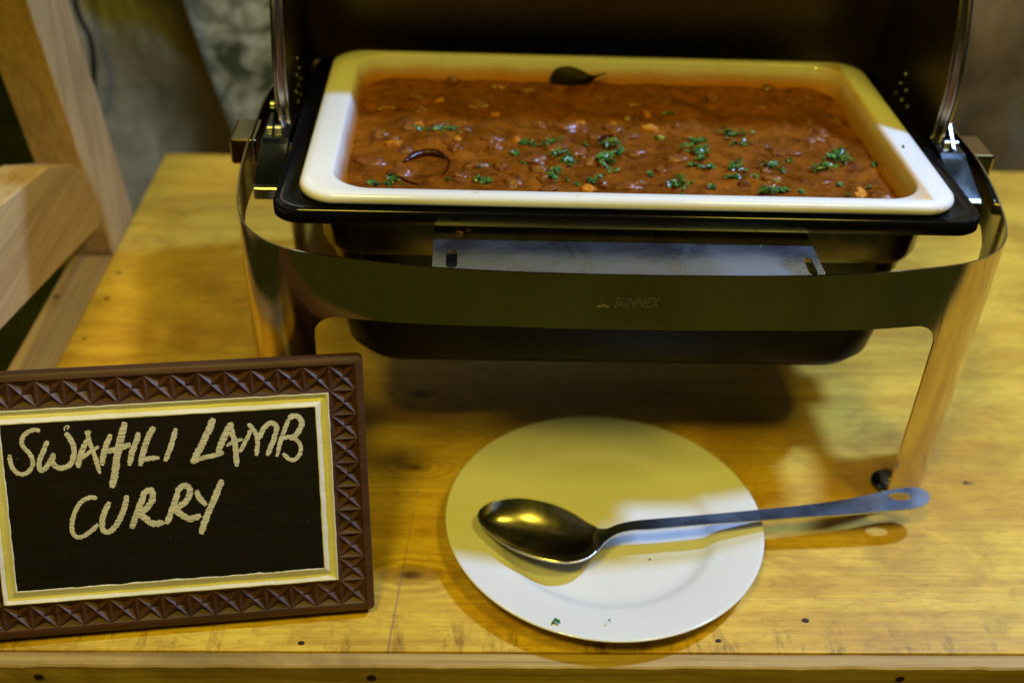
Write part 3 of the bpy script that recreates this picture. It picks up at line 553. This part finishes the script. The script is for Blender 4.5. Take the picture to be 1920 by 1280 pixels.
for i, pts in enumerate(PODS):
    bm = bmesh.new(); c = catmull(pts, 6); n = len(c); r0 = (.0036, .0011, .0012, .0024)[i]
    tube(bm, [p + Vector((0, 0, -.0016)) for p in c], [max(.0004, r0 * math.sin(math.pi * min(1, .06 + .9 * k / (n - 1))) ** .6) for k in range(n)], 10)
    o = fin('chilli' if i in (0, 3) else 'chilli_stalk', bm, M_chilli, Q, True)
for i in range(46):
    x, y = random.uniform(-.13, .31), random.choice((random.uniform(-.03, .12), random.uniform(.10, .205)))
    lump('meat_chunk', x, y, random.uniform(.005, .012), random.uniform(.004, .009), random.uniform(.003, .0055), M_meat if random.random() < .93 else M_potato, 200 + i * 2.7)
# dark leaf standing at the back wall
bm = bmesh.new(); lp = [Vector(p) for p in LEAF]; cen = Vector((.060, .215, .268)); ring = catmull(lp, 4, True)
c0 = bm.verts.new(cen + Vector((0, -.010, .001))); mid = [bm.verts.new(cen.lerp(p, .6) + Vector((0, -.007, 0))) for p in ring]; rim = [bm.verts.new(p + Vector((0, -.003 - .06 * (.2807 - p.z), 0))) for p in ring]
for i in range(len(ring)):
    j = (i + 1) % len(ring); bm.faces.new((c0, mid[i], mid[j])); bm.faces.new((mid[i], rim[i], rim[j], mid[j]))
fin('bay_leaf', bm, M_leaf, Q, True, solid=.0008)
def flake(bm, p, s):
    a = random.uniform(0, 6.28); t = random.uniform(-.9, .9); R = Matrix.Rotation(a, 3, 'Z') @ Matrix.Rotation(t, 3, 'X') @ Matrix.Rotation(random.uniform(-.6, .6), 3, 'Y')
    k = random.uniform(.22, .7); q = [(-1, 0, 0), (-.3, -k, .15), (.55, -k * .7, 0), (1, .1, .2), (.3, k * .8, -.1), (-.5, k, .2)]
    vs = [bm.verts.new(p + R @ (Vector(c) * s)) for c in q]; bm.faces.new(vs)
bm = bmesh.new()
for (x, y, n, wx, wy) in HERBS:
    for k in range(int(n * 1.9) + 1):
        d = Vector((random.gauss(0, .42) * wx, random.gauss(0, .42) * wy, 0)); px, py = x + d.x, y + d.y
        if abs(py - .083) > .128: py = .083 + math.copysign(.128, py - .083)
        hgt = (.0055 if n > 15 else .0018) * random.random()
        flake(bm, Vector((px, py, curry_z(px, py) + .0008 + hgt)), random.uniform(.0012, .0040))
for k in range(60):
    px, py = random.uniform(-.12, .29), random.uniform(-.03, .12); flake(bm, Vector((px, py, curry_z(px, py) + .0006)), random.uniform(.0005, .0012))
o = fin('chopped_coriander', bm, M_herb, Q, False, recalc=False); o['kind'] = 'stuff'
M_crumb = plain('dry_herb', (.035, .15, .02), .85)
def crumb(label, x, y, z, s, n=1, col=None, name='coriander_crumb', cat='herb crumb'):
    bm = bmesh.new()
    for k in range(n): flake(bm, Vector((x + (k - n / 2 + .5) * s * .9, y + random.uniform(-s, s) * .5, z + .0006)), s)
    setp(fin(name, bm, col or M_crumb, None, False, solid=.0003, recalc=False), label, cat)
crumb('hooked green herb crumb on the near rim of the white plate', .0308, -.2678, .0215, .0030, 2)
crumb('tiny green herb dot on the plate rim, right of the hooked crumb', .0723, -.2665, .0215, .0016)
crumb('small green herb crumb beneath the spoon handle in the well of the plate', .1154, -.1869, .0065, .0012)
crumb('green herb crumb on the right rim of the white food pan', .3345, .034, .2845, .0022)
crumb('thin green herb sliver on the near rim of the food pan', .1275, -.0620, .2842, .0016)
crumb('green herb crumb at the right end of the steel shelf', .190, -.0865, .2514, .0016)
bm = bmesh.new()
for k in range(4):
    c = [Vector((-.0453 + .002 * math.cos(k * 1.9), -.0690 + .0015 * math.sin(k * 2.3), .2518)) + Vector((.0035 * math.cos(k * 1.7 + t), .0025 * math.sin(k * 1.7 + t), .0012 * math.sin(t * 1.6))) for t in (0, .6, 1.2, 1.8)]
    tube(bm, catmull(c, 3), .0008, 6)
setp(fin('food_scrap', bm, M_potato), 'pale curled food scrap at the left end of the steel shelf', 'food scrap')
# ================================================================ plate
PL = Vector((.0793, -.1497, 0)); bm = bmesh.new()
prof = [(.0005, .0060), (.050, .0061), (.078, .0064), (.0865, .0072), (.0915, .0098), (.0950, .0122), (.100, .0138), (.118, .0172), (.1325, .0202), (.1350, .0206), (.1362, .0200), (.1360, .0188), (.1335, .0176), (.118, .0142), (.098, .0100), (.085, .0035), (.080, .0002), (.076, .0002), (.074, .0028), (.0005, .0030)]
lathe(bm, prof, PL, 128)
setp(fin('dinner_plate', bm, M_plate), 'round white china plate on the table in front of the chafing dish', 'plate')
# ================================================================ spoon
S_ = thing('serving_spoon', 'long steel serving spoon with a hole in its handle, resting across the white plate', 'spoon', (.05, -.175, .012))
def tv(a): return Vector(a)
bowlP = SPOON[:11]; hanP = SPOON[10:]
def resample(pairs, k):
    A = catmull([p[0] for p in pairs], k); B = catmull([p[1] for p in pairs], k); return list(zip(A, B))
bp = resample(bowlP, 5); bm = bmesh.new(); loops = []; NV = 18; n = len(bp)
for i, (A, B) in enumerate(bp):
    t = i / (n - 1); dep = .0185 * (math.sin(math.pi * min(1, t * .98 + .0)) ** .75 if t < .55 else (math.sin(math.pi * (.539 + (t - .55) / .45 * .40)) ** 1.15))
    if i == n - 1: dep = .0012
    row = []
    for j in range(NV + 1):
        v = j / NV * 2 - 1; p = A.lerp(B, j / NV); row.append(p - Vector((0, 0, dep * (1 - abs(v) ** 3.1))))
    loops.append(row)
loft(bm, loops, False); bmesh.ops.remove_doubles(bm, verts=bm.verts, dist=1e-5)
fin('bowl', bm, M_steelS := steel('spoon_steel', (.44, .41, .34), .20, (6, 60, 60), .1, .04, .12), S_, True, solid=.0013, recalc=True)
bm = bmesh.new(); tube(bm, [A for A, B in bp[::-1]] + [B for A, B in bp[1:]], .00085, 8); fin('bowl_rim', bm, M_steel, S_, True)
# handle outline with an oval hole
hp = resample(hanP, 4); bm = bmesh.new(); rowsH = []; NH = 8
HC = Vector((.3367, -.1390, .0358)); 
for i, (A, B) in enumerate(hp):
    crown = .0010 if i > 3 else .0
    rowsH.append([bm.verts.new(A.lerp(B, j / NH) + Vector((0, 0, -.0012 * (1 - (j / NH * 2 - 1) ** 2) * max(0, 1 - i / 6)))) for j in range(NH + 1)])
for a, b in zip(rowsH, rowsH[1:]):
    for j in range(NH): bm.faces.new((a[j], a[j + 1], b[j + 1], b[j]))
bm.faces.new([v for v in rowsH[-1]][::-1]) if False else None
# cut the hole: move nearest faces away and stitch
def inhole(c): return ((c.x - HC.x) / .0095) ** 2 + ((c.y - HC.y) / .0046) ** 2 < 1
bmesh.ops.subdivide_edges(bm, edges=[e for e in bm.edges if all(v.co.x > .312 for v in e.verts)], cuts=3, use_grid_fill=True)
kill = [f for f in bm.faces if inhole(f.calc_center_median())]; bmesh.ops.delete(bm, geom=kill, context='FACES')
for v in bm.verts:
    d = Vector(((v.co.x - HC.x) / .0095, (v.co.y - HC.y) / .0046)); 
    if v.is_boundary and d.length < 1.35: d.normalize(); v.co.x = HC.x + d.x * .0100; v.co.y = HC.y + d.y * .0049
fin('handle', bm, steel('handle_steel', (.52, .57, .64), .27, (4, 60, 60), .14, .05, .1), S_, True, solid=.0016)
# ================================================================ menu board
Bd = thing('menu_board', 'carved dark wood menu board with SWAHILI LAMB CURRY chalked on black, leaning on the table', 'menu board')
BA, BU, BN, BP = map(Vector, (BOARD_A, BOARD_U, BOARD_N, BOARD_P))
BN = BA.cross(BU).normalized()
Bd.matrix_world = Matrix(((BA.x, BU.x, BN.x, BP.x), (BA.y, BU.y, BN.y, BP.y), (BA.z, BU.z, BN.z, BP.z), (0, 0, 0, 1)))
BW, BH, TH = .303, .203, .017
bm = bmesh.new()   # back slab and outer rim; carved face is laid into it
def brect(x0, x1, y0, y1, z, r=.004, n=4): return rrect((x0 + x1) / 2, (y0 + y1) / 2, (x1 - x0) / 2, (y1 - y0) / 2, r, z, n)
o1 = .0062; i1 = .0258
loft(bm, [brect(-BW, 0, 0, BH, -TH), brect(-BW, 0, 0, BH, -.0018), brect(-BW + .0006, -.0006, .0006, BH - .0006, -.0006), brect(-BW + .002, -.002, .002, BH - .002, 0), brect(-BW + o1 - .0006, -o1 + .0006, o1 - .0006, BH - o1 + .0006, .0001, .0005), brect(-BW + o1, -o1, o1, BH - o1, -.0012, .0005), brect(-BW + o1, -o1, o1, BH - o1, -.006, .0005)], True, True, True)
for v in bm.verts:
    v.co += Vector((mnoise.noise(v.co * 60), mnoise.noise(v.co * 60 + Vector((5, 0, 0))), 0)) * .0004
fin('outer_frame', bm, M_carve, Bd, True, local=True, sharp=35)
bm = bmesh.new()
def cell(cx, cy, w, h):
    j = lambda a=.0004: random.uniform(-a, a)
    C = Vector((cx + j(), cy + j(), -.0004 + j(.0003))); K_ = [Vector((cx + sx * w / 2, cy + sy * h / 2, -.0002)) for sx, sy in ((-1, -1), (1, -1), (1, 1), (-1, 1))]
    for a in range(4):
        A, B = K_[a], K_[(a + 1) % 4]; deep = .0036 + j(.0005)
        M_ = (A + B) * .5; c = C.lerp(M_, .56) + Vector((j(), j(), -deep))
        # a ridge line on the facet towards the outer edge
        v = [bm.verts.new(q) for q in (A, B, C, c)]
        bm.faces.new((v[0], v[1], v[3])); bm.faces.new((v[1], v[2], v[3])); bm.faces.new((v[2], v[0], v[3]))
nxc, nyc = 15, 10; cw = (BW - 2 * o1) / nxc; chh = (BH - 2 * o1) / nyc; band_w = i1 - o1
cwv = band_w
xs0, ys0 = -BW + o1, o1
for i in range(nxc):
    for yy in (o1 + band_w / 2, BH - o1 - band_w / 2): cell(xs0 + (i + .5) * cw, yy, cw, band_w)
inner_h = BH - 2 * i1; nv = 8; ch2 = inner_h / nv
for k in range(nv):
    for xx in (-o1 - band_w / 2, -BW + o1 + band_w / 2): cell(xx, i1 + (k + .5) * ch2, band_w, ch2)
fin('carved_border', bm, M_carve, Bd, False, local=True, recalc=False)
bm = bmesh.new(); loft(bm, [brect(-BW + a, -a, a, BH - a, z, .0004, 1) for a, z in ((i1, -.006), (i1, .0), (i1 + .0003, .0003), (i1 + .0010, .0003), (i1 + .0012, -.003))])
fin('inner_fillet', bm, M_carve, Bd, False, local=True, bevel=.0003)
# painted cream moulding: subdivided loops with a wavering edge
bm = bmesh.new(); loops = []
for a, z in ((i1 + .0008, -.001), (i1 + .0012, .0006), (i1 + .0020, .0005), (i1 + .0045, -.0028), (i1 + .0052, -.0032), (i1 + .0060, -.0028), (i1 + .0104, .0002), (i1 + .0112, .0005), (i1 + .0120, -.0004)):
    x0_, x1_, y0_, y1_ = -BW + a, -a, a, BH - a; L_ = []
    for (p, q, nn_) in (((x0_, y0_), (x1_, y0_), 120), ((x1_, y0_), (x1_, y1_), 80), ((x1_, y1_), (x0_, y1_), 120), ((x0_, y1_), (x0_, y0_), 80)):
        for k in range(nn_):
            x = p[0] + (q[0] - p[0]) * k / nn_; y = p[1] + (q[1] - p[1]) * k / nn_; w = mnoise.noise(Vector((x * 90, y * 90, a * 300))) * .0005 + mnoise.noise(Vector((x * 300, y * 300, a * 200))) * .00025
            L_.append((x + w, y + w * .9, z + w * .6))
    loops.append(L_)
loft(bm, loops); fin('cream_moulding', bm, M_cream, Bd, True, local=True)
bm = bmesh.new(); a = i1 + .0110; box(bm, -BW + a, -a, a, BH - a, -.0075, .0000); fin('blackboard_panel', bm, M_board, Bd, False, local=True)
bm = bmesh.new()
for si, (w, pts) in enumerate(STROKES):
    c = catmull([(x, y, 0) for x, y in pts], 14); n = len(c)
    zl = .0002 + si * .000004
    Lp, Rp, Cp = [], [], []
    for i, p in enumerate(c):
        t = (c[min(i + 1, n - 1)] - c[max(i - 1, 0)]).normalized(); s = Vector((-t.y, t.x, 0))
        e = min(i, n - 1 - i) / 5; tp = min(1, .62 + .38 * e)
        wl = w * tp * (1 + .30 * mnoise.noise(Vector((i * .16, si, 0))) + .16 * random.uniform(-1, 1)); wr = w * tp * (1 + .20 * mnoise.noise(Vector((i * .33, si, 7))) + .16 * random.uniform(-1, 1))
        Lp.append(bm.verts.new((p + s * wl) + Vector((0, 0, zl)))); Cp.append(bm.verts.new(p + Vector((0, 0, zl + .00006)))); Rp.append(bm.verts.new((p - s * wr) + Vector((0, 0, zl))))
    for i in range(n - 1):
        bm.faces.new((Rp[i], Rp[i + 1], Cp[i + 1], Cp[i])); bm.faces.new((Cp[i], Cp[i + 1], Lp[i + 1], Lp[i]))
o = fin('chalk_lettering', bm, M_chalk, Bd, False, local=True, recalc=False); o['label'] = 'SWAHILI LAMB CURRY hand written in chalk capitals'
# folding prop at the back of the board
bm = bmesh.new(); box(bm, -.18, -.12, .02, .13, -TH - .008, -TH - .0005); fin('back_prop', bm, M_carve, Bd, False, local=True, bevel=.001)
